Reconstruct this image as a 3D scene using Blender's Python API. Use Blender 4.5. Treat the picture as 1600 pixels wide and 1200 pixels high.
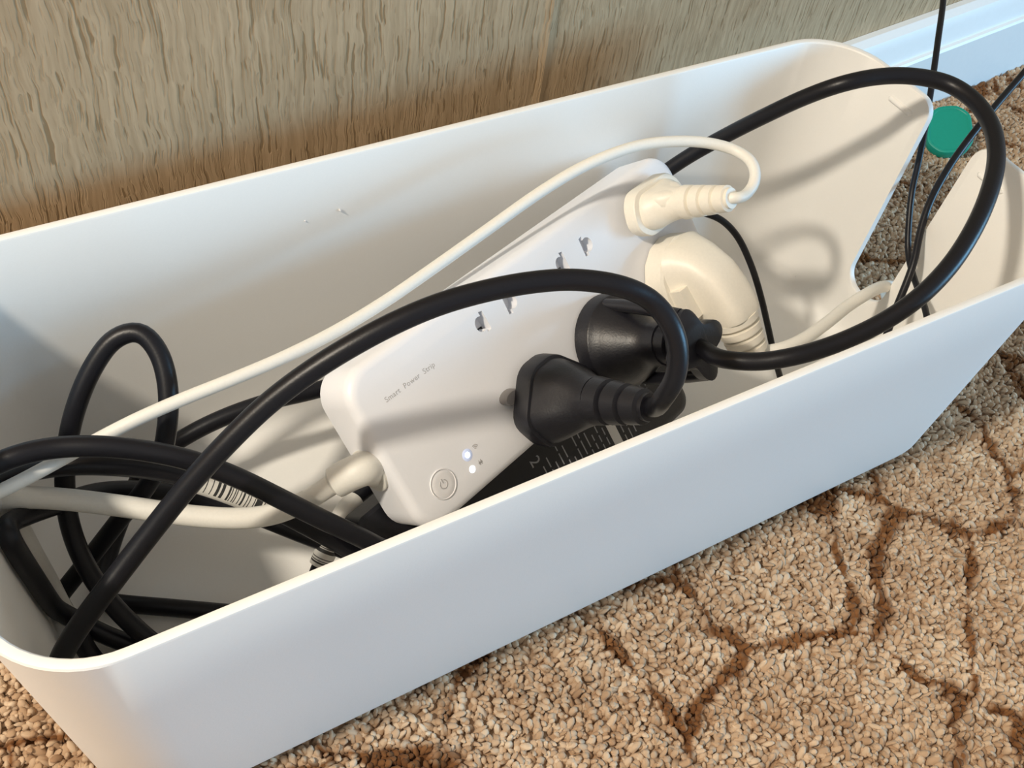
import bpy, bmesh, math, random
import numpy as np
from mathutils import Vector, Matrix
random.seed(4); rng = np.random.default_rng(4)
for o in list(bpy.data.objects): bpy.data.objects.remove(o)
SC = bpy.context.scene
COL = SC.collection

# ------------------------------------------------------------------ camera
F = 1620.883
CAM = np.array([-0.355928, -0.125351, 0.352500])
R = np.array([[0.8615376, -0.4950771, 0.1124790],
              [-0.3161148, -0.6964668, -0.6442091],
              [0.3972711, 0.5194541, -0.7565336]])
cd = bpy.data.cameras.new('camera'); cam = bpy.data.objects.new('camera', cd); COL.objects.link(cam)
M = Matrix.Identity(4)
for i in range(3):
    M[i][0] = R[0][i]; M[i][1] = -R[1][i]; M[i][2] = -R[2][i]; M[i][3] = CAM[i]
cam.matrix_world = M
cd.sensor_width = 36; cd.lens = F * 36 / 1600; cd.clip_start = 0.01
SC.camera = cam

# ------------------------------------------------------------------ light and exposure
SC.view_settings.view_transform = 'Standard'; SC.view_settings.look = 'None'
SC.view_settings.gamma = 1; SC.view_settings.use_curve_mapping = False
SC.view_settings.exposure = 0.0
w = bpy.data.worlds.new('room'); SC.world = w; w.use_nodes = True
w.node_tree.nodes['Background'].inputs[0].default_value = (1.0, 0.955, 0.90, 1)
w.node_tree.nodes['Background'].inputs[1].default_value = 0.46
def lamp(name, kind, loc, energy, color, target=None, **kw):
    l = bpy.data.lights.new(name, kind); l.energy = energy; l.color = color
    for k, v in kw.items(): setattr(l, k, v)
    o = bpy.data.objects.new(name, l); COL.objects.link(o); o.location = loc
    if target is not None:
        o.rotation_euler = (Vector(target) - Vector(loc)).to_track_quat('-Z', 'Y').to_euler()
    return o
lamp('floor_lamp_light', 'POINT', (-0.92, -0.03, 0.87), 39, (1.0, 0.90, 0.75), shadow_soft_size=0.036)
lamp('window_daylight', 'AREA', (1.35, -1.0, 0.40), 31, (0.28, 0.64, 1.0), target=(0, 0.1, 0.1), shape='RECTANGLE', size=0.8, size_y=0.52)

# ------------------------------------------------------------------ helpers
def nrm(v): v = np.asarray(v, float); return v / np.linalg.norm(v)
def ray(px, py): return R.T @ np.array([(px - 800) / F, (py - 600) / F, 1.0])
def at(px, py, z):                      # point at height z
    d = ray(px, py); return CAM + d * (z - CAM[2]) / d[2]
def atx(px, py, x):                     # point in the upright plane x
    d = ray(px, py); return CAM + d * (x - CAM[0]) / d[0]
def aty(px, py, y):
    d = ray(px, py); return CAM + d * (y - CAM[1]) / d[1]

def link(name, me, parent=None, mat=None, smooth=38):
    o = bpy.data.objects.new(name, me); COL.objects.link(o)
    if mat is not None:
        me.materials.clear(); me.materials.append(mat)
    if smooth:
        me.polygons.foreach_set('use_smooth', [True] * len(me.polygons))
        if smooth < 180: me.set_sharp_from_angle(angle=math.radians(smooth))
    if parent is not None: o.parent = parent
    return o
ORG = {}
def root(name, loc, label, cat, group=None):
    o = bpy.data.objects.new(name, None); o.empty_display_size = 0.01; COL.objects.link(o)
    o.location = loc; o['label'] = label; o['category'] = cat
    if group: o['group'] = group
    ORG[o.name] = np.array(loc, float)
    return o
def org(parent):
    p = parent
    while p is not None:
        if p.name in ORG: return ORG[p.name]
        p = p.parent
    return np.zeros(3)
def part(name, V, Fc, mat, parent=None, smooth=38, uv=None):
    V = np.asarray(V, float) - org(parent)
    me = bpy.data.meshes.new(name); me.from_pydata(V.tolist(), [], Fc)
    if uv is not None:
        l = me.uv_layers.new(name='UVMap')
        for poly in me.polygons:
            for k, li in enumerate(poly.loop_indices): l.data[li].uv = uv[poly.index][k]
    me.update()
    return link(name, me, parent, mat, smooth)
def join(*vf):
    V, Fc, n = [], [], 0
    for v, f in vf:
        V += [list(x) for x in v]; Fc += [[i + n for i in q] for q in f]; n += len(v)
    return V, Fc

def spline(P, step=0.0016):
    P = [np.asarray(p, float) for p in P]
    Q = [2 * P[0] - P[1]] + P + [2 * P[-1] - P[-2]]
    out = []
    for i in range(1, len(Q) - 2):
        p0, p1, p2, p3 = Q[i - 1:i + 3]
        t0 = 0; t1 = t0 + max(np.linalg.norm(p1 - p0), 1e-6) ** .5
        t2 = t1 + max(np.linalg.norm(p2 - p1), 1e-6) ** .5; t3 = t2 + max(np.linalg.norm(p3 - p2), 1e-6) ** .5
        n = max(2, int(np.linalg.norm(p2 - p1) / step))
        for k in range(n):
            t = t1 + (t2 - t1) * k / n
            A1 = (t1 - t) / (t1 - t0) * p0 + (t - t0) / (t1 - t0) * p1
            A2 = (t2 - t) / (t2 - t1) * p1 + (t - t1) / (t2 - t1) * p2
            A3 = (t3 - t) / (t3 - t2) * p2 + (t - t2) / (t3 - t2) * p3
            B1 = (t2 - t) / (t2 - t0) * A1 + (t - t0) / (t2 - t0) * A2
            B2 = (t3 - t) / (t3 - t1) * A2 + (t - t1) / (t3 - t1) * A3
            out.append((t2 - t) / (t2 - t1) * B1 + (t - t1) / (t2 - t1) * B2)
    out.append(P[-1])
    O = np.array(out)
    for _ in range(3):                  # relax small kinks
        O[1:-1] = .25 * O[:-2] + .5 * O[1:-1] + .25 * O[2:]
    return O
def sweep(C, rad, n=16, cap=True, up=None):
    """tube along polyline C; rad is a number or an array per point"""
    C = np.asarray(C, float); m = len(C)
    rad = np.full(m, rad) if np.isscalar(rad) else np.asarray(rad, float)
    T = np.gradient(C, axis=0); T /= np.linalg.norm(T, axis=1)[:, None] + 1e-12
    a = np.array(up if up is not None else (0, 0, 1.0)); 
    if abs(a @ T[0]) > .95: a = np.array((1.0, 0, 0))
    N = nrm(a - (a @ T[0]) * T[0]); V = []; ns = []
    for i in range(m):
        N = nrm(N - (N @ T[i]) * T[i]); B = np.cross(T[i], N)
        for k in range(n):
            c = 2 * math.pi * k / n
            V.append(C[i] + rad[i] * (math.cos(c) * N + math.sin(c) * B))
    Fc = [[i * n + k, i * n + (k + 1) % n, (i + 1) * n + (k + 1) % n, (i + 1) * n + k] for i in range(m - 1) for k in range(n)]
    uv = [[(i / (m - 1), k / n), (i / (m - 1), (k + 1) / n), ((i + 1) / (m - 1), (k + 1) / n), ((i + 1) / (m - 1), k / n)] for i in range(m - 1) for k in range(n)]
    if cap:
        Fc.append(list(range(n))[::-1]); Fc.append(list(range((m - 1) * n, m * n)))
        uv += [[(0, 0)] * n, [(1, 0)] * n]
    return V, Fc, uv
def keep_in(C, r):
    """keep a cord clear of the box walls and bottom"""
    C = np.array(C)
    for i in range(len(C)):
        x, y, z = C[i]
        if z < .1237 and x < -.012:
            ins = .0088 * (1 - z / .1237) + .0036 + r
            C[i][2] = z = max(z, .0032 + r)
            lo, hi, le, re = YF + ins, YB - ins, XL + ins, XR - ins
            C[i][1] = y = min(max(y, lo), hi); C[i][0] = x = max(x, le)
            if not (.055 < y < .098): C[i][0] = x = min(x, re)
            rc = .0265 - r                                  # rounded corners
            for cx, sx in ((le + rc, -1), (re - rc, 1)):
                for cy, sy in ((lo + rc, -1), (hi - rc, 1)):
                    dx, dy = x - cx, y - cy
                    if dx * sx > 0 and dy * sy > 0:
                        d = math.hypot(dx, dy)
                        if d > rc: C[i][0] = x = cx + dx * rc / d; C[i][1] = y = cy + dy * rc / d
    for _ in range(2): C[1:-1] = .25 * C[:-2] + .5 * C[1:-1] + .25 * C[2:]
    return C
def cord(name, P, r, mat, parent, n=16):
    V, Fc, uv = sweep(keep_in(spline(P), r), r, n); return part(name, V, Fc, mat, parent, 60)

def loft(secs, cap=True):
    n = len(secs[0]); V = [p for s in secs for p in s]
    Fc = [[i * n + k, i * n + (k + 1) % n, (i + 1) * n + (k + 1) % n, (i + 1) * n + k] for i in range(len(secs) - 1) for k in range(n)]
    if cap: Fc.append(list(range(n))[::-1]); Fc.append(list(range((len(secs) - 1) * n, len(secs) * n)))
    return V, Fc
def ringpoly(poly, n=48, rnd=2):
    """resample a star-shaped polygon by angle about 0, then soften its corners"""
    poly = np.array(poly, float); out = []
    for k in range(n):
        a = 2 * math.pi * k / n; d = np.array([math.cos(a), math.sin(a)]); best = 0
        for i in range(len(poly)):
            p, q = poly[i], poly[(i + 1) % len(poly)]; e = q - p
            den = d[0] * e[1] - d[1] * e[0]
            if abs(den) < 1e-9: continue
            t = (p[0] * e[1] - p[1] * e[0]) / den; s = (p[0] * d[1] - p[1] * d[0]) / den
            if t > 0 and -1e-9 <= s <= 1 + 1e-9: best = max(best, t)
        out.append(best)
    r = np.array(out)
    for _ in range(rnd): r = .25 * np.roll(r, 1) + .5 * r + .25 * np.roll(r, -1)
    a = 2 * math.pi * np.arange(n) / n
    return np.stack([r * np.cos(a), r * np.sin(a)], 1)
def circ(r, n=48):
    a = 2 * math.pi * np.arange(n) / n; return np.stack([r * np.cos(a), r * np.sin(a)], 1)
def bmesh_part(name, bm, mat, parent, smooth=38):
    me = bpy.data.meshes.new(name); bm.to_mesh(me); bm.free()
    o = org(parent); me.transform(Matrix.Translation(-Vector(o)))
    return link(name, me, parent, mat, smooth)

# ------------------------------------------------------------------ materials
def mat(name, color, rough=.45, spec=.5, **kw):
    m = bpy.data.materials.new(name); m.use_nodes = True; nt = m.node_tree
    b = nt.nodes['Principled BSDF']; b.inputs['Base Color'].default_value = (*color, 1)
    b.inputs['Roughness'].default_value = rough; b.inputs['Specular IOR Level'].default_value = spec
    for k, v in kw.items(): b.inputs[k].default_value = v
    return m, nt, b
def grain(nt, b, scale, strength, dist=.0003, amp=0.0):
    tc = nt.nodes.new('ShaderNodeTexCoord'); n = nt.nodes.new('ShaderNodeTexNoise'); n.inputs['Scale'].default_value = scale
    n.inputs['Detail'].default_value = 4
    nt.links.new(tc.outputs['Object'], n.inputs['Vector'])
    bp = nt.nodes.new('ShaderNodeBump'); bp.inputs['Strength'].default_value = strength; bp.inputs['Distance'].default_value = dist
    nt.links.new(n.outputs['Fac'], bp.inputs['Height']); nt.links.new(bp.outputs['Normal'], b.inputs['Normal'])
    if amp:
        c = b.inputs['Base Color'].default_value[:]
        r = nt.nodes.new('ShaderNodeValToRGB'); r.color_ramp.elements[0].position = .3; r.color_ramp.elements[1].position = .7
        r.color_ramp.elements[0].color = (*[x * (1 - amp) for x in c[:3]], 1); r.color_ramp.elements[1].color = (*[x * (1 + amp) for x in c[:3]], 1)
        nt.links.new(n.outputs['Fac'], r.inputs['Fac']); nt.links.new(r.outputs['Color'], b.inputs['Base Color'])
def plastic(name, color, rough, scale=900, strength=.12, spec=.5, amp=.02):
    m, nt, b = mat(name, color, rough, spec); grain(nt, b, scale, strength, amp=amp); return m
M_box = plastic('matte_white_plastic', (.84, .825, .79), .5, 1500, .08, amp=.008)
M_strip = plastic('satin_white_plastic', (.83, .835, .865), .38, 1500, .05, amp=.006)
M_cream = plastic('cream_plastic', (.83, .78, .68), .42, 900, .06)
M_whitecord = plastic('white_rubber_cord', (.80, .78, .72), .45, 1200, .08)
M_greycord = plastic('pale_grey_cord', (.78, .76, .70), .5, 1200, .08)
M_black = plastic('black_plastic', (.010, .010, .014), .40, 1200, .2, spec=.45, amp=.1)
M_blackcord = plastic('black_rubber_cord', (.007, .007, .010), .38, 1500, .12, spec=.32, amp=.1)
M_metal, _, _b = mat('nickel_pin', (.7, .66, .6), .3); _b.inputs['Metallic'].default_value = 1
M_pin = plastic('grey_pin_sleeve', (.22, .21, .21), .45)
M_green = plastic('teal_green_plastic', (.0, .30, .22), .4, 700, .1)
M_print, _, _ = mat('grey_print', (.50, .48, .48), .6)
M_printw, _, _ = mat('pale_print', (.30, .30, .32), .6)
M_sticker, _, _ = mat('white_sticker', (.62, .61, .60), .5)
M_dark, _, _ = mat('dark_socket_hole', (.01, .01, .01), .6)
M_icon, _, _ = mat('embossed_white', (.80, .79, .80), .35)
def emit(name, col, s):
    m, nt, b = mat(name, col, .3); b.inputs['Emission Color'].default_value = (*col, 1); b.inputs['Emission Strength'].default_value = s; return m
M_ledb = emit('blue_white_led', (.40, .58, 1.0), 9.0)
M_halo = emit('blue_glow_halo', (.66, .74, 1.0), .22)  # weak blue emission imitating lens glow around the lit dot
M_ledw = emit('white_led', (.95, .97, 1.0), 4.0)

def barcode_mat(name, freq, v0, v1, seed, u0=.1):
    m, nt, b = mat(name, (.8, .78, .74), .45)
    N = nt.nodes; L = nt.links
    uv = N.new('ShaderNodeUVMap'); uv.uv_map = 'UVMap'; sp = N.new('ShaderNodeSeparateXYZ'); L.new(uv.outputs['UV'], sp.inputs[0])
    mu = N.new('ShaderNodeMath'); mu.operation = 'MULTIPLY'; mu.inputs[1].default_value = freq; L.new(sp.outputs['X'], mu.inputs[0])
    fl = N.new('ShaderNodeMath'); fl.operation = 'FLOOR'; L.new(mu.outputs[0], fl.inputs[0])
    ad = N.new('ShaderNodeMath'); ad.operation = 'ADD'; ad.inputs[1].default_value = seed; L.new(fl.outputs[0], ad.inputs[0])
    wn = N.new('ShaderNodeTexWhiteNoise'); wn.noise_dimensions = '1D'; L.new(ad.outputs[0], wn.inputs['W'])
    gt = N.new('ShaderNodeMath'); gt.operation = 'GREATER_THAN'; gt.inputs[1].default_value = .48; L.new(wn.outputs['Value'], gt.inputs[0])
    def band(sock, a, c, prev):
        g = N.new('ShaderNodeMath'); g.operation = 'GREATER_THAN'; g.inputs[1].default_value = a; L.new(sock, g.inputs[0])
        l = N.new('ShaderNodeMath'); l.operation = 'LESS_THAN'; l.inputs[1].default_value = c; L.new(sock, l.inputs[0])
        x = N.new('ShaderNodeMath'); x.operation = 'MULTIPLY'; L.new(g.outputs[0], x.inputs[0]); L.new(l.outputs[0], x.inputs[1])
        y = N.new('ShaderNodeMath'); y.operation = 'MULTIPLY'; L.new(x.outputs[0], y.inputs[0]); L.new(prev, y.inputs[1]); return y.outputs[0]
    s = band(sp.outputs['Y'], v0, v1, gt.outputs[0]); s = band(sp.outputs['X'], u0, .97, s)
    mx = N.new('ShaderNodeMix'); mx.data_type = 'RGBA'; mx.inputs['A'].default_value = (.72, .70, .65, 1); mx.inputs['B'].default_value = (.03, .03, .03, 1)
    L.new(s, mx.inputs['Factor']); L.new(mx.outputs['Result'], b.inputs['Base Color'])
    return m

def wall_mat():
    m, nt, b = mat('tan_grained_wallpaper', (.5, .4, .3), .75, .25); N = nt.nodes; L = nt.links
    tc = N.new('ShaderNodeTexCoord'); mp = N.new('ShaderNodeMapping'); mp.inputs['Scale'].default_value = (1, 1, .045)
    L.new(tc.outputs['Object'], mp.inputs['Vector'])
    n0 = N.new('ShaderNodeTexNoise'); n0.inputs['Scale'].default_value = 70; n0.inputs['Detail'].default_value = 2; L.new(tc.outputs['Object'], n0.inputs['Vector'])
    va = N.new('ShaderNodeVectorMath'); va.operation = 'MULTIPLY_ADD'; va.inputs[1].default_value = (.0035, .0035, 0); L.new(n0.outputs['Color'], va.inputs[0]); L.new(mp.outputs['Vector'], va.inputs[2])
    def noise(sc, det):
        n = N.new('ShaderNodeTexNoise'); n.inputs['Scale'].default_value = sc; n.inputs['Detail'].default_value = det; L.new(va.outputs[0], n.inputs['Vector']); return n.outputs['Fac']
    def crease(sock, width):
        r = N.new('ShaderNodeMapRange'); r.interpolation_type = 'SMOOTHSTEP'; r.inputs['From Min'].default_value = width + .09; r.inputs['From Max'].default_value = width
        L.new(sock, r.inputs['Value']); return r.outputs['Result']
    c1 = crease(noise(700, 1.5), .590); c2 = crease(noise(1150, 1.0), .55)
    mn = N.new('ShaderNodeMath'); mn.operation = 'MULTIPLY'; L.new(c1, mn.inputs[0])
    soft = N.new('ShaderNodeMath'); soft.operation = 'MULTIPLY_ADD'; soft.inputs[1].default_value = .35; soft.inputs[2].default_value = .65; L.new(c2, soft.inputs[0]); L.new(soft.outputs[0], mn.inputs[1])
    fine = noise(560, 6)
    base = N.new('ShaderNodeValToRGB'); e = base.color_ramp.elements
    e[0].position = .3; e[0].color = (.42, .285, .16, 1); e[1].position = .7; e[1].color = (.57, .40, .24, 1); L.new(fine, base.inputs['Fac'])
    mx = N.new('ShaderNodeMix'); mx.data_type = 'RGBA'; mx.inputs['A'].default_value = (.30, .195, .10, 1)
    L.new(mn.outputs[0], mx.inputs['Factor']); L.new(base.outputs['Color'], mx.inputs['B']); L.new(mx.outputs['Result'], b.inputs['Base Color'])
    hh = N.new('ShaderNodeMath'); hh.operation = 'MULTIPLY_ADD'; hh.inputs[1].default_value = .3; L.new(fine, hh.inputs[0]); L.new(mn.outputs[0], hh.inputs[2])
    bp = N.new('ShaderNodeBump'); bp.inputs['Strength'].default_value = .5; bp.inputs['Distance'].default_value = .0007
    L.new(hh.outputs[0], bp.inputs['Height']); L.new(bp.outputs['Normal'], b.inputs['Normal'])
    return m
M_wall = wall_mat()
M_plaster = plastic('bare_plaster', (.5, .47, .42), .8, 200, .2)
M_base = plastic('white_gloss_paint', (.82, .82, .80), .35, 300, .06, amp=.01)

def carpet_mat():
    m, nt, b = mat('patterned_carpet_pile', (.6, .4, .25), .95, .1); N = nt.nodes; L = nt.links
    tc = N.new('ShaderNodeTexCoord')
    n0 = N.new('ShaderNodeTexNoise'); n0.inputs['Scale'].default_value = 26; n0.inputs['Detail'].default_value = 2; L.new(tc.outputs['Object'], n0.inputs['Vector'])
    sb = N.new('ShaderNodeVectorMath'); sb.operation = 'SUBTRACT'; sb.inputs[1].default_value = (.5, .5, .5); L.new(n0.outputs['Color'], sb.inputs[0])
    va = N.new('ShaderNodeVectorMath'); va.operation = 'MULTIPLY_ADD'; va.inputs[1].default_value = (.03, .03, 0); L.new(sb.outputs[0], va.inputs[0]); L.new(tc.outputs['Object'], va.inputs[2])
    fz = N.new('ShaderNodeVectorMath'); fz.operation = 'MULTIPLY'; fz.inputs[1].default_value = (1, 1, 0); L.new(va.outputs[0], fz.inputs[0])
    v = N.new('ShaderNodeTexVoronoi'); v.feature = 'DISTANCE_TO_EDGE'; v.inputs['Scale'].default_value = 14.5; L.new(fz.outputs[0], v.inputs['Vector'])
    n1 = N.new('ShaderNodeTexNoise'); n1.inputs['Scale'].default_value = 60; n1.inputs['Detail'].default_value = 2; L.new(tc.outputs['Object'], n1.inputs['Vector'])
    wd = N.new('ShaderNodeMath'); wd.operation = 'MULTIPLY_ADD'; wd.inputs[1].default_value = -.15; L.new(n1.outputs['Fac'], wd.inputs[0]); L.new(v.outputs['Distance'], wd.inputs[2])
    r = N.new('ShaderNodeMapRange'); r.inputs['From Min'].default_value = -.062; r.inputs['From Max'].default_value = -.036; L.new(wd.outputs[0], r.inputs['Value'])
    # per-tuft and cloudy colour
    at_ = N.new('ShaderNodeAttribute'); at_.attribute_name = 'tuft'
    n2 = N.new('ShaderNodeTexNoise'); n2.inputs['Scale'].default_value = 34; n2.inputs['Detail'].default_value = 5; L.new(tc.outputs['Object'], n2.inputs['Vector'])
    mm = N.new('ShaderNodeMath'); mm.operation = 'MULTIPLY_ADD'; mm.inputs[1].default_value = .42; L.new(at_.outputs['Fac'], mm.inputs[0])
    m3 = N.new('ShaderNodeMath'); m3.operation = 'MULTIPLY'; m3.inputs[1].default_value = .80; L.new(n2.outputs['Fac'], m3.inputs[0]); L.new(m3.outputs[0], mm.inputs[2])
    cr = N.new('ShaderNodeValToRGB'); e = cr.color_ramp.elements
    e[0].position = .12; e[0].color = (.25, .145, .08, 1); e[1].position = .95; e[1].color = (.68, .54, .39, 1)
    e.new(.42).color = (.41, .27, .165, 1); e.new(.66).color = (.52, .375, .25, 1)
    L.new(mm.outputs[0], cr.inputs['Fac'])
    vr = N.new('ShaderNodeValToRGB'); e = vr.color_ramp.elements
    e[0].position = .2; e[0].color = (.09, .034, .012, 1); e[1].position = .9; e[1].color = (.25, .115, .045, 1); L.new(mm.outputs[0], vr.inputs['Fac'])
    mx = N.new('ShaderNodeMix'); mx.data_type = 'RGBA'; L.new(r.outputs['Result'], mx.inputs['Factor']); L.new(vr.outputs['Color'], mx.inputs['A']); L.new(cr.outputs['Color'], mx.inputs['B'])
    L.new(mx.outputs['Result'], b.inputs['Base Color'])
    b.inputs['Sheen Weight'].default_value = .05
    return m
M_carpet = carpet_mat()

# ================================================================== SETTING
def quad_floor():
    V = [(-1.6, -1.4, -.0030), (1.6, -1.4, -.0030), (1.6, .42, -.0030), (-1.6, .42, -.0030), (-1.6, -1.4, -.03), (1.6, -1.4, -.03), (1.6, .42, -.03), (-1.6, .42, -.03)]
    Fc = [[0, 1, 2, 3], [7, 6, 5, 4], [0, 4, 5, 1], [1, 5, 6, 2], [2, 6, 7, 3], [3, 7, 4, 0]]
    return V, Fc
fl = part('floor', *quad_floor(), M_carpet, None, 0); fl['kind'] = 'structure'

WA = math.atan(.0984)                                  # the wall runs at a small angle to the box
wdir = np.array([math.cos(WA), math.sin(WA), 0]); wn = np.array([-math.sin(WA), math.cos(WA), 0])
W0 = np.array([-.38, .1525, 0.0])                      # foot of the baseboard front
def wp(s, d, z): return W0 + wdir * s + wn * d + np.array([0, 0, z])
def wbox(s0, s1, d0, d1, z0, z1):
    V = [wp(s, d, z) for s in (s0, s1) for d in (d0, d1) for z in (z0, z1)]
    return V, [[0, 1, 3, 2], [4, 6, 7, 5], [0, 4, 5, 1], [2, 3, 7, 6], [1, 5, 7, 3], [0, 2, 6, 4]]
BT = .014                                              # baseboard thickness
wall = part('wall_back', *wbox(-1.0, 1.6, BT + .0006, BT + .1, -.02, 1.6), M_plaster, None, 0); wall['kind'] = 'structure'
seam = .2566
def sheet(s0, s1, lift0, lift1):
    # wallpaper sheet: thin slab with its edge very slightly lifted at the seam
    ss = sorted(set([s0, s1] + [min(max(x, s0), s1) for x in (seam - .004, seam - .0015, seam + .0015, seam + .004)]))
    V, Fc = [], []
    for s in ss:
        l = .0009 * max(0, 1 - abs(s - seam) / .004) * (lift0 if s < seam else lift1)
        for z in (-.006, 1.6):
            V += [wp(s, BT + .0002 - l, z), wp(s, BT + .0006, z)]
    for i in range(len(ss) - 1):
        a, b = i * 4, i * 4 + 4
        Fc += [[a, b, b + 2, a + 2], [a + 1, a + 3, b + 3, b + 1], [a + 2, b + 2, b + 3, a + 3], [a, a + 1, b + 1, b]]
    e = (len(ss) - 1) * 4
    Fc += [[0, 2, 3, 1], [e, e + 1, e + 3, e + 2]]
    return V, Fc
part('wallpaper_sheet', *sheet(-1.0, seam - .0002, 1, 0), M_wall, wall, 0)
part('wallpaper_sheet', *sheet(seam + .0002, 1.6, 0, .35), M_wall, wall, 0)
# baseboard with a stepped top moulding
prof = [(0, -.006), (0, .040), (.0008, .0415), (.0028, .042), (.0034, .0435), (.0044, .053), (.0065, .0585), (.0105, .0612), (BT, .0615), (BT, -.006)]
V = []; n = len(prof)
for s in (-.9, 1.5):
    V += [wp(s, d, z) for d, z in prof]
bb = part('baseboard_back', V, [[i, (i + 1) % n, n + (i + 1) % n, n + i] for i in range(n)] + [list(range(n))[::-1], list(range(n, 2 * n))], M_base, None, 25)
bb['kind'] = 'structure'

# carpet pile: small twisted tufts as real geometry
def carpet():
    def region(x0, x1, y0, y1, step):
        nx, ny = int((x1 - x0) / step), int((y1 - y0) / step)
        X, Y = np.meshgrid(x0 + (np.arange(nx) + .5) * step, y0 + (np.arange(ny) + .5) * step)
        P = np.stack([X.ravel(), Y.ravel()], 1) + rng.uniform(-.5, .5, (nx * ny, 2)) * step * .9
        return P
    P = np.concatenate([region(-.46, .34, -.24, .26, .0020)])
    k = (P[:, 0] > -.374) & (P[:, 0] < -.016) & (P[:, 1] > .012) & (P[:, 1] < .138)
    yb = W0[1] + (P[:, 0] - W0[0]) * math.tan(WA)
    vis = ~k & (P[:, 1] < yb - .001)
    q = (np.c_[P, np.zeros(len(P))] - CAM) @ R.T
    px = 800 + F * q[:, 0] / q[:, 2]; py = 600 + F * q[:, 1] / q[:, 2]
    vis &= (px > -260) & (px < 1860) & (py > -100) & (py < 1460)
    P = P[vis]; n = len(P)
    ns = 6
    a = 2 * math.pi * np.arange(ns) / ns
    rings = [(0.0, .95), (.5, 1.0), (.85, .80), (1.0, .38)]
    h = rng.uniform(.0024, .0046, n); r = rng.uniform(.0009, .0018, n); lean = rng.normal(0, .0011, (n, 2)); rot = rng.uniform(0, 6.28, n)
    ell = rng.uniform(.85, 1.2, n)
    V = np.zeros((n, len(rings) * ns, 3))
    for i, (t, s) in enumerate(rings):
        for j in range(ns):
            ca = np.cos(a[j] + rot + t * 1.2); sa = np.sin(a[j] + rot + t * 1.2)
            V[:, i * ns + j, 0] = P[:, 0] + lean[:, 0] * t * t * 1.4 + r * s * ca * ell
            V[:, i * ns + j, 1] = P[:, 1] + lean[:, 1] * t * t * 1.4 + r * s * sa / ell
            V[:, i * ns + j, 2] = -.0036 + h * t
    fq = []
    for i in range(len(rings) - 1):
        for j in range(ns):
            fq.append([i * ns + j, i * ns + (j + 1) % ns, (i + 1) * ns + (j + 1) % ns, (i + 1) * ns + j])
    m = len(rings) * ns
    fq = np.array(fq); cap = np.arange((len(rings) - 1) * ns, m)
    off = (np.arange(n) * m)[:, None]
    quads = (fq[None] + off[:, :, None]).reshape(n, -1); caps = cap[None] + off
    loops = np.concatenate([quads, caps], 1).ravel()
    sizes = np.tile(np.r_[np.full(len(fq), 4), [ns]], n); starts = np.r_[0, np.cumsum(sizes)[:-1]]
    me = bpy.data.meshes.new('carpet_pile')
    me.vertices.add(n * m); me.vertices.foreach_set('co', V.ravel())
    me.loops.add(len(loops)); me.loops.foreach_set('vertex_index', loops.astype(np.int32))
    me.polygons.add(len(sizes)); me.polygons.foreach_set('loop_start', starts.astype(np.int32))
    me.polygons.foreach_set('use_smooth', np.ones(len(sizes), bool))
    me.update(calc_edges=True)
    at_ = me.attributes.new('tuft', 'FLOAT', 'POINT'); at_.data.foreach_set('value', np.repeat(rng.uniform(0, 1, n), m).astype(np.float32))
    me.materials.append(M_carpet)
    o = bpy.data.objects.new('carpet_pile', me); COL.objects.link(o)
    o['label'] = 'tan and cream twisted carpet pile with brown vein pattern on the floor'; o['category'] = 'carpet'; o['kind'] = 'stuff'
carpet()

# ================================================================== CABLE BOX
H, TAP = .1237, .0088
XL, XR, YF, YB = -.3865, .0015, -.0028, .1500
TH = .0032
SLOT = (.0640, .0885)
def perimeter(inset, rad, zone):
    """rounded rectangle as a list of (x, y), dense where the slot is"""
    x0, x1, y0, y1 = XL + inset, XR - inset, YF + inset, YB - inset
    pts = []
    def arc(cx, cy, a0, k=14):
        for i in range(k + 1):
            a = a0 + math.pi / 2 * i / k; pts.append((cx + rad * math.cos(a), cy + rad * math.sin(a)))
    arc(x0 + rad, y0 + rad, math.pi)
    for i in range(1, 24): pts.append((x0 + rad + (x1 - x0 - 2 * rad) * i / 24, y0))
    arc(x1 - rad, y0 + rad, -math.pi / 2)
    for y in zone: pts.append((x1, y))
    arc(x1 - rad, y1 - rad, 0)
    for i in range(1, 24): pts.append((x1 - rad - (x1 - x0 - 2 * rad) * i / 24, y1))
    arc(x0 + rad, y1 - rad, math.pi / 2)
    for i in range(1, 8): pts.append((x0, y1 - rad - (y1 - y0 - 2 * rad) * i / 8))
    return pts
ER, BR = .0075, .0105     # ear and slot-bottom rounding
def slot_profile():
    """(y, ztop) along the end wall from front to back"""
    z0 = .029; a, b = SLOT; out = [(.035, H), (.045, H)]
    K = 8
    for i in range(K + 1):
        t = math.pi / 2 * i / K; out.append((a - .0006 - ER + ER * math.sin(t), H - ER + ER * math.cos(t)))
    for i in range(K + 1):
        t = math.pi / 2 * i / K; out.append((a + .001 + BR - BR * math.cos(t), z0 + BR - BR * math.sin(t)))
    for i in range(K + 1):
        t = math.pi / 2 * i / K; out.append((b - .001 - BR + BR * math.sin(t), z0 + BR - BR * math.cos(t)))
    for i in range(K + 1):
        t = math.pi / 2 * i / K; out.append((b + .0006 + ER - ER * math.cos(t), H - ER + ER * math.sin(t)))
    out += [(.112, H)]
    return out
sl = slot_profile(); zone = [y for y, z in sl]
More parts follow.
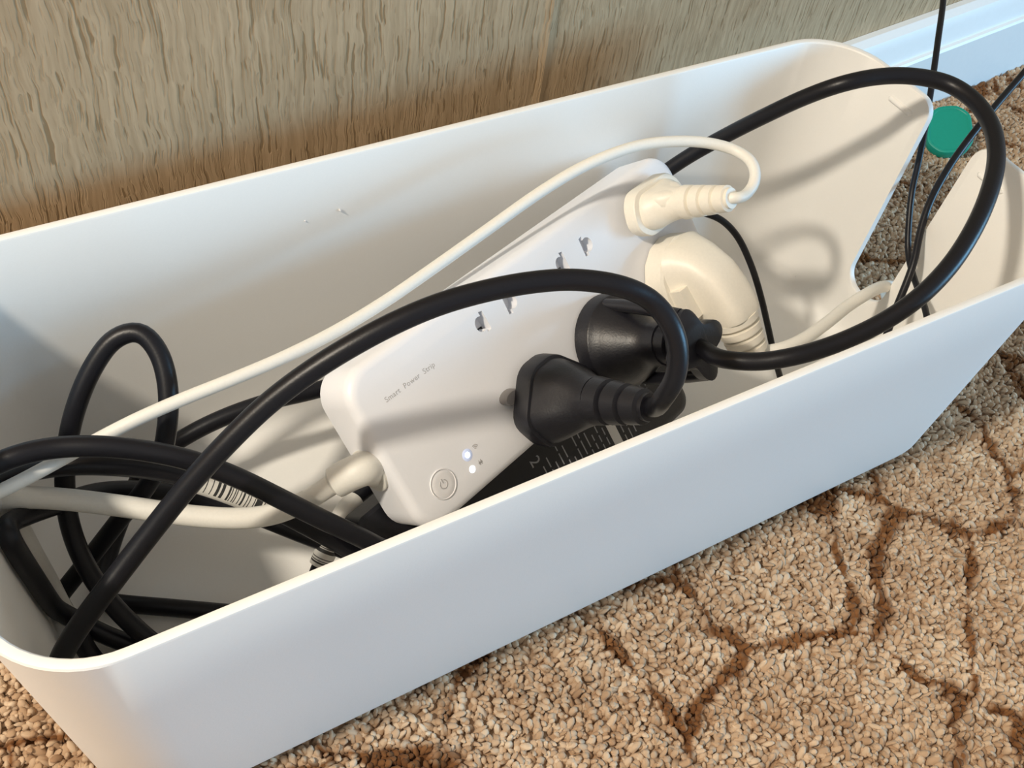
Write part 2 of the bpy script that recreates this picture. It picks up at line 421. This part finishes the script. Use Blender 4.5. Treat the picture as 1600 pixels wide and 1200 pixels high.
def build_box():
    ztop_of = {}
    P0 = perimeter(0, .0295, zone); N = len(P0)
    tops = np.full(N, H)
    i0 = 15 + 23 + 15
    for k, (y, z) in enumerate(sl): tops[i0 + k] = z
    def ringat(z, extra, rad):
        inset = TAP * (1 - z / H) + extra
        return perimeter(inset, rad, zone)
    V, Fc = [], []
    def level(zs, extra, rad):           # zs per column
        base = len(V)
        for k in range(N):
            z = zs[k]; p = perimeter_cache(round(TAP * (1 - z / H) + extra, 6), rad)[k]
            V.append((p[0], p[1], z))
        return base
    cache = {}
    def perimeter_cache(inset, rad):
        key = (inset, rad)
        if key not in cache: cache[key] = perimeter(inset, rad, zone)
        return cache[key]
    def tie(a, b, flip=False):
        for k in range(N):
            q = [a + k, a + (k + 1) % N, b + (k + 1) % N, b + k]; Fc.append(q[::-1] if flip else q)
    full = lambda z: np.full(N, z)
    ro, ri = .0295, .0265
    # outside: base fillet then wall
    fil = []
    for t in (0, .25, .5, .75, 1):
        a = math.pi / 2 * t; fil.append((.0065 * (1 - math.sin(a)), .0065 * (1 - math.cos(a))))
    L = []
    for ex, z in fil: L.append(level(full(z), ex, ro))
    Fc.append([L[0] + k for k in range(N)][::-1])
    for a, b in zip(L, L[1:]): tie(a, b)
    prev = L[-1]
    for fr in (.35, .7):
        l = level(.0065 + (tops - .0008 - .0065) * fr, 0, ro); tie(prev, l); prev = l
    for dz, ex in ((.0008, 0), (.0002, .0003), (0, .0009)):
        l = level(tops - dz, ex, ro); tie(prev, l); prev = l
    for dz, ex in ((0, TH - .0009), (.0002, TH - .0003), (.0008, TH)):
        l = level(tops - dz, ex, ri); tie(prev, l); prev = l
    for fr in (.7, .35):
        l = level(.010 + (tops - .0008 - .010) * fr, TH, ri); tie(prev, l); prev = l
    for t in (1, .75, .5, .25, 0):
        a = math.pi / 2 * t
        l = level(full(.003 + .007 * (1 - math.cos(a))), TH + .007 * (1 - math.sin(a)), ri); tie(prev, l); prev = l
    Fc.append([prev + k for k in range(N)])
    return V, Fc
box = root('cable_box', (-.19, .074, 0), 'long white plastic cable box with a slotted end wall, standing on the carpet', 'box')
part('body', *build_box(), M_box, box, 30)
def ridge(y0, y1, z):
    x = XR - TH - TAP * (1 - z / H)
    C = [(x + .0002, y0, z), (x, y0 + .001, z), (x, y1 - .001, z), (x + .0002, y1, z)]
    V, Fc, _ = sweep(C, [.0004, .0013, .0013, .0004], 10, up=(1, 0, 0)); return V, Fc
part('stop_rib', *ridge(.0965, .1105, .1145), M_box, box)
part('stop_rib', *ridge(.0440, .0575, .1130), M_box, box)

# ================================================================== POWER STRIP
K = .96875
u = np.array([0.9456, 0.3252, 0.0118]); v = np.array([-0.2345, 0.6559, 0.7175]); u /= np.linalg.norm(u); v = nrm(v - (v @ u) * u)
nn = np.cross(u, v)
c0 = CAM + (np.array([-0.1772, 0.086, 0.0715]) - CAM) * K
def S(s, t, h=0.0): return c0 + (u * s + v * t + nn * h) * K / 1000
def Sl(pts): return [S(*p) for p in pts]
strip = root('smart_power_strip', tuple(S(0, 0, -11)), 'white power strip with round button and two lit dots, leaning inside the box', 'power strip')
def rrect(hx, hy, r, k=8):
    out = []
    for cx, cy, a0 in ((hx - r, hy - r, 0), (-hx + r, hy - r, 90), (-hx + r, -hy + r, 180), (hx - r, -hy + r, 270)):
        for i in range(k + 1):
            a = math.radians(a0 + 90 * i / k); out.append((cx + r * math.cos(a), cy + r * math.sin(a)))
    return out
HX, HY, THK = 92.0, 32.0, 21.5
def strip_body():
    secs = []
    for ins, h in ((3, -THK), (1, -THK + .6), (0, -THK + 2.2), (0, -4.2), (.25, -2.8), (.9, -1.4), (2.0, -.45), (3.6, 0)):
        secs.append([S(x, y, h) for x, y in rrect(HX - ins, HY - ins, 11 - ins * .6)])
    return loft(secs)
V, Fc = strip_body()
tmp = bpy.data.meshes.new('tmp'); tmp.from_pydata([list(p) for p in V], [], Fc); to = bpy.data.objects.new('tmp', tmp); COL.objects.link(to)
HOLES = [(-30.9, 18.6, 1), (-15.6, 18.6, -1), (14.6, 18.6, 1), (29.7, 18.6, -1)]
def hole_poly(s, t, sg):
    """round pin hole merged with a slanted flat-pin slot"""
    pts = []
    for i in range(15):
        a = math.radians(60 + 240 * i / 14); pts.append((s - .6 * 1 + 2.6 * math.cos(a), t - .2 + 2.9 * math.sin(a)))
    pts += [(s + .7, t - 4.1), (s + 2.7, t - 3.8), (s + 2.4, t + 3.6), (s + .6, t + 4.0)]
    if sg < 0: pts = [(2 * s - x, y) for x, y in pts][::-1]
    return pts
bm = bmesh.new()
for s, t, sg in HOLES:
    P = hole_poly(s, t, sg)
    a = [bm.verts.new(S(x, y, 1)) for x, y in P]; b = [bm.verts.new(S(x, y, -5)) for x, y in P]
    bm.faces.new(a); bm.faces.new(b[::-1])
    for i in range(len(P)): j = (i + 1) % len(P); bm.faces.new([a[j], a[i], b[i], b[j]])
bmesh.ops.recalc_face_normals(bm, faces=bm.faces)
cm = bpy.data.meshes.new('cut'); bm.to_mesh(cm); bm.free(); co = bpy.data.objects.new('cut', cm); COL.objects.link(co)
md = to.modifiers.new('b', 'BOOLEAN'); md.object = co; md.operation = 'DIFFERENCE'; md.solver = 'EXACT'
dg = bpy.context.evaluated_depsgraph_get()
me = bpy.data.meshes.new_from_object(to.evaluated_get(dg)); me.name = 'housing'
bpy.data.objects.remove(to); bpy.data.objects.remove(co)
me.transform(Matrix.Translation(-Vector(org(strip))))
link('housing', me, strip, M_strip, 30)
def sbox(s0, s1, t0, t1, h0, h1):
    V = [S(s, t, h) for s in (s0, s1) for t in (t0, t1) for h in (h0, h1)]
    return V, [[0, 1, 3, 2], [4, 6, 7, 5], [0, 4, 5, 1], [2, 3, 7, 6], [1, 5, 7, 3], [0, 2, 6, 4]]
for s, t, sg in HOLES:
    ss = s + 1.3 * sg
    part('contact_opening', *sbox(ss - 1.0, ss + 1.0, t - 3.6, t - 2.3, -5.2, -4.7), M_dark, strip, 0)
# button: raised ring, disc and power symbol
def torus(s, t, h, r, w, hh, a0=0, a1=360, n=48):
    C = [S(s + r * math.cos(math.radians(a)), t + r * math.sin(math.radians(a)), h) for a in np.linspace(a0, a1, n)]
    V, Fc, _ = sweep(C, w * K / 1000, 8, cap=True, up=nn); return V, Fc
btn = (-76.6, -19.4)
secs = [[S(btn[0] + r * x, btn[1] + r * y, h) for x, y in circ(1, 40)] for r, h in ((4.9, -.3), (4.9, .1), (4.6, .25), (3.0, .3))]
bt = part('power_button', *loft(secs), M_icon, strip, 40)
part('button_ring', *torus(*btn, .15, 5.25, .28, 1), M_icon, bt, 60)
part('power_symbol', *join(torus(*btn, .3, 1.55, .2, 1, 120, 420, 24), sbox(btn[0] - .2, btn[0] + .2, btn[1] + .4, btn[1] + 2.1, .2, .5)), M_print, bt, 60)
def dome(s, t, r, hh):
    secs = [[S(s + r * math.cos(a) * x, t + r * math.cos(a) * y, -.1 + hh * math.sin(a)) for x, y in circ(1, 20)] for a in (0, .4, .8, 1.2, 1.5)]
    return loft(secs)
part('led_glow_halo', *loft([[S(-62.6 + r * x, -16.9 + r * y, h) for x, y in circ(1, 28)] for r, h in ((2.3, -.1), (2.2, .03), (1.2, .06))]), M_halo, strip, 60)  # added glowing disc: camera bloom around the bluish dot, no part of the strip
part('indicator_light', *dome(-62.6, -16.9, 1.15, .5), M_ledb, strip, 60)['label'] = 'bluish lit dot'
part('indicator_light', *dome(-63.6, -22.3, 1.35, .5), M_ledw, strip, 60)['label'] = 'white lit dot'
def text(name, body, s, t, size, m, parent, along=u, upv=v, h=.03, P=None, align='LEFT', space=1.0, nrmv=None):
    cu = bpy.data.curves.new(name, 'FONT'); cu.body = body; cu.size = size; cu.align_x = align; cu.extrude = .00004; cu.space_character = space; cu.resolution_u = 3
    o = bpy.data.objects.new(name, cu); COL.objects.link(o)
    me = bpy.data.meshes.new_from_object(o.evaluated_get(bpy.context.evaluated_depsgraph_get())); bpy.data.objects.remove(o)
    nv = np.cross(along, upv); P = S(s, t, h) if P is None else np.asarray(P)
    Mx = Matrix.Identity(4)
    for i in range(3): Mx[i][0] = along[i]; Mx[i][1] = upv[i]; Mx[i][2] = nv[i]; Mx[i][3] = P[i] - org(parent)[i]
    me.transform(Mx); return link(name, me, parent, m, 0)
text('printed_lettering', 'Smart  Power  Strip', -80.0, 16.2, .0026, M_print, strip, space=1.08)
# tiny icons beside the lights: a wireless fan and a small cross mark
part('wireless_icon', *join(torus(-58.6, -17.2, .02, .5, .16, 1, 20, 110, 8), torus(-58.6, -17.2, .02, 1.1, .16, 1, 20, 110, 8), torus(-58.6, -17.2, .02, 1.7, .16, 1, 20, 110, 8)), M_print, strip, 60)
part('plug_icon', *join(sbox(-60.2, -58.4, -22.7, -21.9, -.02, .06), sbox(-59.9, -59.5, -23.2, -21.3, -.02, .06), sbox(-59.1, -58.7, -23.2, -21.3, -.02, .06)), M_print, strip, 0)
# cord inlet, strain relief and cord of the strip
ce = (-92, -3, -11.5)
recess = [[S(ce[0] + dx, ce[1] + r * x, ce[2] + r * y) for x, y in circ(1, 28)] for r, dx in ((8.3, .5), (8.3, -.9), (7.6, -1.3), (6.2, -1.3))]
part('cord_collar', *loft(recess), M_greycord, strip, 35)
sr_pts = spline([S(-91, -3, -11.5), at(567, 733, .0755), at(545, 742, .0735), at(518, 757, .0705)], .001)
nS = len(sr_pts); sr_r = np.interp(np.linspace(0, 1, nS), [0, .1, .93, .97, 1], [.0060, .0057, .0054, .0050, .0036])
V, Fc, _ = sweep(sr_pts, sr_r, 24); part('strain_relief', V, Fc, M_greycord, strip, 40)
cord('power_cord', [at(530, 750, .0715), at(505, 766, .069), at(470, 787, .064), at(430, 803, .062), at(380, 810, .062), at(300, 806, .063), at(200, 792, .066), at(100, 780, .069), at(40, 777, .073), at(-5, 780, .074), at(-35, 792, .070), at(-30, 835, .058), at(2, 880, .046), at(31, 911, .034), at(63, 937, .025), at(112, 966, .015), at(165, 992, .009), at(230, 1017, .0067)], .0035, M_greycord, strip)

# ================================================================== PLUGS
LEAN = .13                              # the plugs sag a little in their sockets
def Sp(s, t, h): return S(s, t - LEAN * h, h)
def sect(poly, cs, ct, h, dn=(0, 0)): return [Sp(cs + x + dn[0], ct + y + dn[1], h) for x, y in poly]
def ribs(P0, P1, r0, r1, nrib, m, parent, tail=None, seg=24, gap=.72):
    """ribbed strain relief between two points"""
    C = np.linspace(P0, P1, nrib * 10 + 1); tt = np.linspace(0, 1, len(C)); rr = r0 + (r1 - r0) * tt
    ph = (tt * nrib) % 1.0
    rr = np.where((ph > gap) & (tt < .985), rr * .8, rr); rr[-1] *= .8
    V, Fc, _ = sweep(C, rr, seg, up=v); return part('strain_relief', V, Fc, m, parent, 35)
# --- black flat three-pin plug and its cord that arches over the strip
A0 = (-23, -17)
polyA = ringpoly([(4, 15.5), (-4, 15.5), (-8, 13.5), (-18.5, 1.5), (-19, -2.5), (-15, -12.5), (-12, -14), (12, -14), (15, -12.5), (19, -2.5), (18.5, 1.5), (8, 13.5)], 60, 1)
pa = root('flat_black_plug', tuple(S(*A0, 4)), 'flat black plug in the socket nearest the power button, thick cord arching left', 'plug')
secs = [sect(polyA * s, *A0, h) for s, h in ((.94, 3.5), (.99, 4.0), (1, 5), (1, 10.5), (.985, 11.3), (.93, 11.5))]
part('flange', *loft(secs), M_black, pa, 30)
secs = []
for h, b, r in ((11.4, 0, 0), (13, .05, 0), (17, .26, 0), (21, .52, 0), (25, .80, 0), (28, .96, 0), (30, 1, 0)):
    secs.append(sect(polyA * .92 * (1 - b) + circ(8.6, 60) * b, *A0, h))
part('plug_body', *loft(secs), M_black, pa, 20)
ribs(Sp(*A0, 29.5), Sp(-23, -17.5, 53), .0085, .0058, 3, M_black, pa)
for ds, dt in ((-13.2, 7.6), (10, 6), (0, -9)):
    part('pin', *loft([sect(circ(1, 20) * np.array([4.2, 2.6]) * q, A0[0] + ds, A0[1] + dt, h) for h, q in ((-4.5, .9), (3.2, 1), (3.9, .9))]), M_pin, pa, 40)
RB = .0032
cA = [Sp(-23, -17.5, 46), Sp(-23, -17.6, 54), at(1036, 622, .116), at(1055, 592, .124), at(1060, 550, .132), at(1049, 508, .139), at(1019, 470, .144), at(970, 447, .149), at(900, 437, .150), at(840, 440, .150), at(770, 452, .149), at(690, 474, .147),
      at(620, 503, .144), at(550, 540, .139), at(480, 584, .132), at(415, 634, .124), at(355, 692, .115), at(300, 752, .105), at(240, 826, .093), at(185, 897, .083), at(135, 963, .075), at(104, 1010, .068), at(86, 1052, .058), at(82, 1090, .045), at(100, 1130, .028), at(150, 1150, .014), at(230, 1150, .008)]
cord('cord', cA, RB, M_blackcord, pa)
# --- white flat plug at the far end
W_0 = (67, 17.2)
pw = root('flat_white_plug', tuple(S(*W_0, 4)), 'flat white plug with ribbed neck at the far upper end of the strip', 'plug')
polyW = ringpoly([(10, 9.8), (-10.5, 9.8), (-14.8, 5.5), (-17, -2), (-16, -5), (-11.5, -9), (11.5, -9), (16, -5), (17, -2), (14.8, 5.5)], 60, 2)
secs = [sect(polyW * s, *W_0, h) for s, h in ((.94, 3), (1, 3.6), (1, 8), (.97, 8.8), (.90, 9))]
part('flange', *loft(secs), M_cream, pw, 30)
secs = []
for h, b in ((8.9, 0), (11, .06), (14, .35), (17, .75), (20, 1), (22, 1)):
    secs.append(sect(polyW * .82 * np.array([1 - .35 * b, 1]) * (1 - b) + circ(6.2, 60) * b, *W_0, h))
part('plug_body', *loft(secs), M_cream, pw, 40)
secs = [sect(ringpoly([(8 - q, 4 - q * .3), (-8 + q, 4 - q * .3), (-9 + q, -3), (9 - q, -3)], 40, 2), *W_0, h, (0, 3)) for q, h in ((0, 9), (0, 13), (1, 16), (3.4, 19), (5.5, 21))]
part('grip_ridge', *loft(secs), M_cream, pw, 40)
ribs(Sp(*W_0, 21.5), Sp(67.5, 17.0, 43), .0066, .0048, 4, M_cream, pw)
for ds in (-9.5, 9.5):
    part('pin', *sbox(W_0[0] + ds - .8, W_0[0] + ds + .8, W_0[1] - 3, W_0[1] + 3, -5, 3.4), M_dark, pw, 0)
cW = [Sp(67.4, 17.0, 39), Sp(67.6, 16.9, 45), at(1164, 306, .117), at(1180, 285, .119), at(1178, 257, .123), at(1152, 236, .123), at(1105, 223, .124), at(1050, 221, .125), at(1000, 227, .125), at(950, 243, .124), at(900, 266, .121), at(840, 303, .116), at(760, 360, .110),
      at(680, 417, .106), at(600, 472, .103), at(520, 520, .101), at(440, 560, .100), at(360, 594, .099), at(280, 626, .097), at(210, 657, .095), at(150, 688, .092), at(95, 718, .092), at(40, 748, .093), at(0, 768, .092), at(-30, 782, .088), at(-48, 800, .075), at(-40, 850, .05), at(6, 886, .026), at(38, 916, .014), at(70, 941, .007), at(100, 960, .0055)]
cord('cord', cW, .0021, M_whitecord, pw)
# --- black round plug with a pull grip and its big loop
B0 = (18.5, -18.5)
pb = root('round_black_plug', tuple(S(*B0, 2)), 'round black plug in the middle lower socket, thick cord looping over the slotted end', 'plug')
prof = [(0.6, 18.2), (1.2, 19), (7.5, 19), (8.2, 18.6), (8.6, 18.0), (12, 16.4), (16, 13.8), (20, 10.8), (22.5, 9.2), (25, 8.6), (29, 8.4), (29.5, 8.4)]
part('plug_body', *loft([sect(circ(r, 56), *B0, h) for h, r in prof]), M_black, pb, 32)
ribs(Sp(*B0, 29), Sp(18.5, -18.5, 41), .0076, .0074, 2, M_black, pb)
secs = []
for h, s in ((39.5, .9), (40.2, 1), (44.4, 1), (45.2, .9)):
    a = 2 * math.pi * np.arange(60) / 60; r = (11.6 + 3.0 * np.cos(4 * a)) * s
    secs.append(sect(np.stack([r * np.cos(a), r * np.sin(a)], 1), *B0, h))
part('pull_grip', *loft(secs), M_black, pb, 40)
for sg in (1, -1):
    C = [Sp(B0[0], B0[1] + sg * 16.5, 8), Sp(B0[0], B0[1] + sg * 16, 18), Sp(B0[0], B0[1] + sg * 14.5, 30), Sp(B0[0], B0[1] + sg * 12.5, 42)]
    V, Fc, _ = sweep(spline(C), .0024, 12); part('grip_arm', V, Fc, M_black, pb, 60)
cB = [Sp(*B0, 40), Sp(18.5, -19.5, 45), at(1118, 559, .097), at(1150, 564, .100), at(1190, 565, .102), at(1240, 557, .106), at(1290, 543, .108), at(1340, 523, .1115), at(1390, 497, .116), at(1440, 461, .122), at(1485, 414, .128), at(1521, 358, .134), at(1546, 300, .139),
      at(1557, 245, .142), at(1549, 197, .144), at(1524, 159, .145), at(1485, 132, .145), at(1435, 120, .145), at(1380, 119, .144), at(1320, 130, .141), at(1260, 151, .131), at(1195, 181, .117), at(1130, 214, .102), at(1070, 248, .088),
      at(1010, 290, .073), at(930, 350, .057), at(800, 450, .048), at(650, 545, .047), at(560, 588, .047), at(490, 611, .048), at(425, 626, .048), at(355, 650, .046), at(290, 682, .042), at(230, 725, .036), at(207, 772, .024), at(182, 830, .012), at(166, 880, .0075), at(155, 925, .007)]
cord('cord', cB, RB, M_blackcord, pb)
# --- cream angled plug with the cord going out through the slot
C0 = (66, -16.5)
pc = root('angled_cream_plug', tuple(S(*C0, 2)), 'cream right-angled plug at the far lower end of the strip, cord leaving by slot', 'plug')
part('plug_base', *loft([sect(circ(r, 16), *C0, h) for h, r in ((.4, 18.6), (1.0, 19.2), (9.0, 19.2), (9.8, 18.2))]), M_cream, pc, 25)
secs = []
def ell(cx, cy, hx, hy, h, tilt=0, n=40, p=3.4):
    out = []
    for k in range(n):
        a = 2 * math.pi * k / n; c, s_ = math.cos(a), math.sin(a)
        x = hx * math.copysign(abs(c) ** (2 / p), c); y = hy * math.copysign(abs(s_) ** (2 / p), s_)
        out.append(S(C0[0] + cx + x, C0[1] + cy + y * math.cos(tilt), h + y * math.sin(tilt)))
    return out
for cy, h, hx, hy, tl in ((0, 9.6, 15.5, 17.0, 0), (-.5, 12, 13.2, 16.4, .05), (-3, 16.0, 11.5, 14.6, .25), (-7.5, 19.0, 10.6, 12.6, .65), (-12.5, 20.4, 10.2, 10.9, 1.05), (-16.5, 21.0, 10.0, 10.2, 1.35), (-19.5, 21.3, 9.8, 9.9, 1.5), (-21, 21.4, 9.3, 9.3, 1.55)):
    secs.append(ell(0, cy, hx, hy, h, tl))
part('plug_body', *loft(secs), M_cream, pc, 24)
part('side_grip', *join(sbox(C0[0] - 16.5, C0[0] - 6, C0[1] - 13, C0[1] + 1, 9.3, 16)), M_cream, pc, 30)
ribs(S(66, -37, 21.5), S(66.4, -56, 21.0), .0094, .0070, 4, M_cream, pc, gap=.66)
cC = [S(66.2, -51, 21.2), S(66.8, -56.5, 20.8), at(1190, 550, .056), at(1215, 547, .058), at(1250, 533, .058), at(1290, 506, .056), at(1325, 478, .053), at(1355, 459, .052), at(1378, 448, .045), at(1395, 448, .036), atx(1404, 456, .012), atx(1414, 480, .022), atx(1430, 520, .03)]
cC[-3:] = [np.array([.006, .0745, .031]), np.array([.014, .0735, .018]), np.array([.022, .072, .0065]), np.array([.04, .068, .0040]), np.array([.09, .05, .0035]), np.array([.2, -.02, .0035]), np.array([.4, -.06, .0035]), np.array([.8, -.05, .0035])]
cord('cord', cC, .0027, M_whitecord, pc)

# ================================================================== ADAPTER under the strip
ad = root('power_adapter', tuple(S(-15, -53, -36)), 'black power adapter brick with printed label wedged under the front edge of the strip', 'adapter')
def adapter():
    secs = []
    for ins, h in ((3, -35.5), (1, -34.8), (0, -33), (0, -17), (.6, -15.2), (2.2, -14.2), (4, -14)):
        secs.append([S(-14 + x, -53.5 + y, h) for x, y in rrect(72 - ins, 20 - ins, 7 - ins * .7)])
    return loft(secs)
part('housing', *adapter(), M_black, ad, 35)
part('cable_outlet', *loft([[S(-90 + x, -31 + y, h) for x, y in rrect(11 - q, 12 - q, 3)] for q, h in ((1, -36), (0, -35), (0, -24.5), (1.2, -23.2))]), M_black, ad, 35)
bars = []
for i, s in enumerate(np.arange(-40, 40, 3.1)):
    if 8 < s < 15: continue
    t0 = -66 + (i * 37 % 9); l = 12 + (i * 53 % 13)
    for q in range(3 if i % 3 else 2):
        tt = t0 + q * l / 3 + .4
        bars.append(sbox(s, s + .55, tt, tt + l / 3 - 1.2, -14.02, -13.93))
part('label_print', *join(*bars), M_printw, ad, 0)['label'] = 'rows of small grey print'
part('sticker', *sbox(9, 13.5, -64, -45, -14.02, -13.9), M_sticker, ad, 0)['label'] = 'small white sticker strip'
text('label_mark', 'F2', 11.9, -50, .004, M_dark, ad, along=-v, upv=u, h=-13.88)
text('label_digit', '2', -32, -41, .007, M_printw, ad, along=-v, upv=u, h=-13.93)
adc = [S(-84, -26, -30), S(-80, -17, -33), at(602, 748, .028), at(572, 766, .029), at(553, 783, .031), at(541, 797, .032), at(528, 820, .030), at(513, 853, .026), at(500, 883, .021), at(484, 930, .012), at(480, 990, .008)]
dc = cord('output_cord', adc, .0029, M_blackcord, ad)
V, Fc, uv = sweep(spline(adc[4:9]), .0040, 20); part('barcode_tag', V, Fc, barcode_mat('barcode_tag_print', 90, -1, 2, 23, .42), dc, 40, uv)['label'] = 'white barcode tag wrapped round the cord'

# ================================================================== LOOSE BLACK CORDS at the left end
def loose(P, r, label, m=M_blackcord, name='loose_cable', cat='cable', group=None):
    Pm = np.asarray(P[len(P) // 2]); o = root(name, (float(P[0][0]), float(P[0][1]), 0.003), label, cat, group)
    cord('cord_sheath', P, r, m, o); return o
loose([at(-40, 800, .06), at(-52, 765, .085), at(-30, 738, .098), at(20, 714, .101), at(80, 700, .100), at(150, 697, .099), at(225, 704, .096), at(300, 720, .092), at(370, 746, .086), at(440, 780, .079), at(500, 810, .072), at(560, 838, .064), at(640, 880, .05), at(740, 930, .03), at(850, 990, .012)],
      RB, 'thick black cord crossing over the pale strip cord towards the front wall of the box')
d_pts = [at(-20, 800, .03), at(-15, 765, .06), at(40, 738, .076), at(110, 727, .080), at(180, 728, .079), at(245, 735, .075), at(310, 751, .068), at(370, 772, .061), at(430, 797, .053), at(490, 828, .044), at(560, 868, .03), at(640, 920, .012)]
d = loose(d_pts, RB, 'black cord with a wrapped white barcode label, just behind the upper crossing cord')
lab = spline(d_pts)[:, :]
i0 = int(np.argmin(np.abs((lab - at(303, 749, .069)) @ (lab - at(303, 749, .069)).T.diagonal() if False else np.linalg.norm(lab - at(303, 749, .069), axis=1))))
i1 = int(np.argmin(np.linalg.norm(lab - at(440, 801, .052), axis=1)))
V, Fc, uv = sweep(lab[i0:i1 + 1], .0042, 24, up=(0, 0, 1))
part('barcode_label', V, Fc, barcode_mat('barcode_label_print', 95, .02, .24, 9), d.children[0], 40, uv)['label'] = 'white paper barcode label'
loose([at(650, 905, .02), at(560, 868, .024), at(480, 838, .028), at(400, 806, .032), at(340, 786, .036), at(280, 771, .041), at(215, 765, .045), at(150, 769, .050), at(95, 787, .058), at(45, 804, .067), at(8, 822, .075), at(-10, 848, .077), at(2, 880, .068), at(30, 910, .055), at(62, 936, .042), at(110, 964, .023), at(165, 992, .018), at(230, 1015, .013), at(330, 1040, .009)],
      RB, 'thick black cord bending back sharply at the left edge under the pale strip cord')
loose([at(45, 980, .009), at(72, 957, .013), at(108, 912, .022), at(148, 862, .032), at(190, 808, .044), at(228, 762, .058), at(252, 715, .072), at(262, 660, .083), at(262, 600, .092), at(247, 548, .099), at(217, 517, .103), at(180, 528, .101), at(146, 572, .094), at(120, 632, .084), at(106, 690, .073), at(101, 750, .062), at(108, 815, .051), at(128, 872, .042), at(160, 925, .033), at(205, 975, .024), at(260, 1020, .016), at(330, 1060, .009)],
      RB, 'thick black cord standing up in a tall narrow arch near the back wall, left end')
loose([at(150, 938, .0085), at(190, 943, .0075), at(260, 949, .008), at(350, 957, .008), at(450, 965, .008), at(560, 960, .008)],
      RB, 'thick black cord lying straight on the bottom of the box in the front left corner')
loose([at(118, 985, .026), at(130, 1006, .022), at(142, 1026, .018), at(160, 1045, .013), at(230, 1090, .008)],
      RB, 'short visible length of black cord dipping behind the front left corner, beneath the others')

# thin cords
loose([at(1060, 300, .09), at(1092, 330, .092), at(1122, 340, .090), at(1150, 366, .083), at(1172, 410, .072), at(1188, 460, .058), at(1201, 515, .042), at(1212, 565, .028), at(1222, 600, .016), at(1230, 640, .007)],
      .0014, 'thin black cord dropping from behind the white plug to the bottom of the box', name='thin_cable')
t1 = [np.array([.45, .17, .80]), np.array([.30, .16, .50]), np.array([.17, .145, .30]), atx(1480, -90, .085), atx(1474, 0, .062), atx(1466, 60, .045), atx(1457, 125, .030), atx(1447, 190, .018), atx(1436, 250, .010), atx(1425, 300, .002), atx(1420, 350, -.003), atx(1419, 395, -.007), atx(1426, 428, -.012), atx(1437, 458, -.018), atx(1447, 488, -.026), atx(1455, 540, -.034)]
loose(t1, .0014, 'thin black cord rising past the white baseboard, nearer the slot edge', name='thin_cable')
t2 = [np.array([1.0, .10, .012]), np.array([.75, .14, .012]), np.array([.45, .17, .03]), np.array([.25, .16, .10]), atx(1680, 20, .10), atx(1600, 114, .070), atx(1556, 165, .048), atx(1514, 217, .028), atx(1481, 264, .012), atx(1452, 318, -.001), atx(1437, 366, -.009), atx(1428, 410, -.016), atx(1414, 448, -.022), atx(1397, 490, -.030), atx(1380, 540, -.040)]
loose(t2, .0016, 'thin black cord slanting in over the carpet from the right edge through the slot', name='thin_cable')

# ================================================================== teal cap on the carpet, crumbs on the back wall
gp = at(1484, 204, .0125)
gc = root('teal_cap', (float(gp[0]), float(gp[1]), 0.0), 'small teal green plastic cap tilted up on the carpet behind the slotted end', 'cap')
gpoly = ringpoly([(.0055, .0160), (-.0055, .0160), (-.0125, .010), (-.0135, -.008), (-.0065, -.0150), (.0065, -.0150), (.0130, -.008), (.0125, .010)], 40, 1)
gz = nrm([-.42, -.22, .80]); gx = nrm(np.cross([.35, .75, .55], gz)); gy = np.cross(gz, gx)
secs = [[gp + s * (gx * x + gy * y) + gz * h for x, y in gpoly] for s, h in ((.95, -.0060), (1, -.005), (1, 0), (.97, .0010), (.9, .0014), (.86, .0013), (.84, .0010))]
part('cap_shell', *loft(secs), M_green, gc, 35)
def crumb(px, py, r, label):
    P = aty(px, py, YB - TH - TAP * (1 - .103 / H) - r * .6)
    o = root('crumb', tuple(P), label, 'crumb')
    V = [P + r * np.array(d) * rng.uniform(.6, 1.2) for d in ((1, 0, 0), (-1, 0, 0), (0, 1, 0), (0, -1, 0), (0, 0, 1), (0, 0, -1))]
    part('crumb_grain', V, [[0, 2, 4], [2, 1, 4], [1, 3, 4], [3, 0, 4], [2, 0, 5], [1, 2, 5], [3, 1, 5], [0, 3, 5]], M_sticker, o, 0)
crumb(531, 328, .0008, 'tiny white crumb stuck high on the inside of the back wall')
crumb(477, 345, .0005, 'fainter white speck left of the crumb on the back wall')
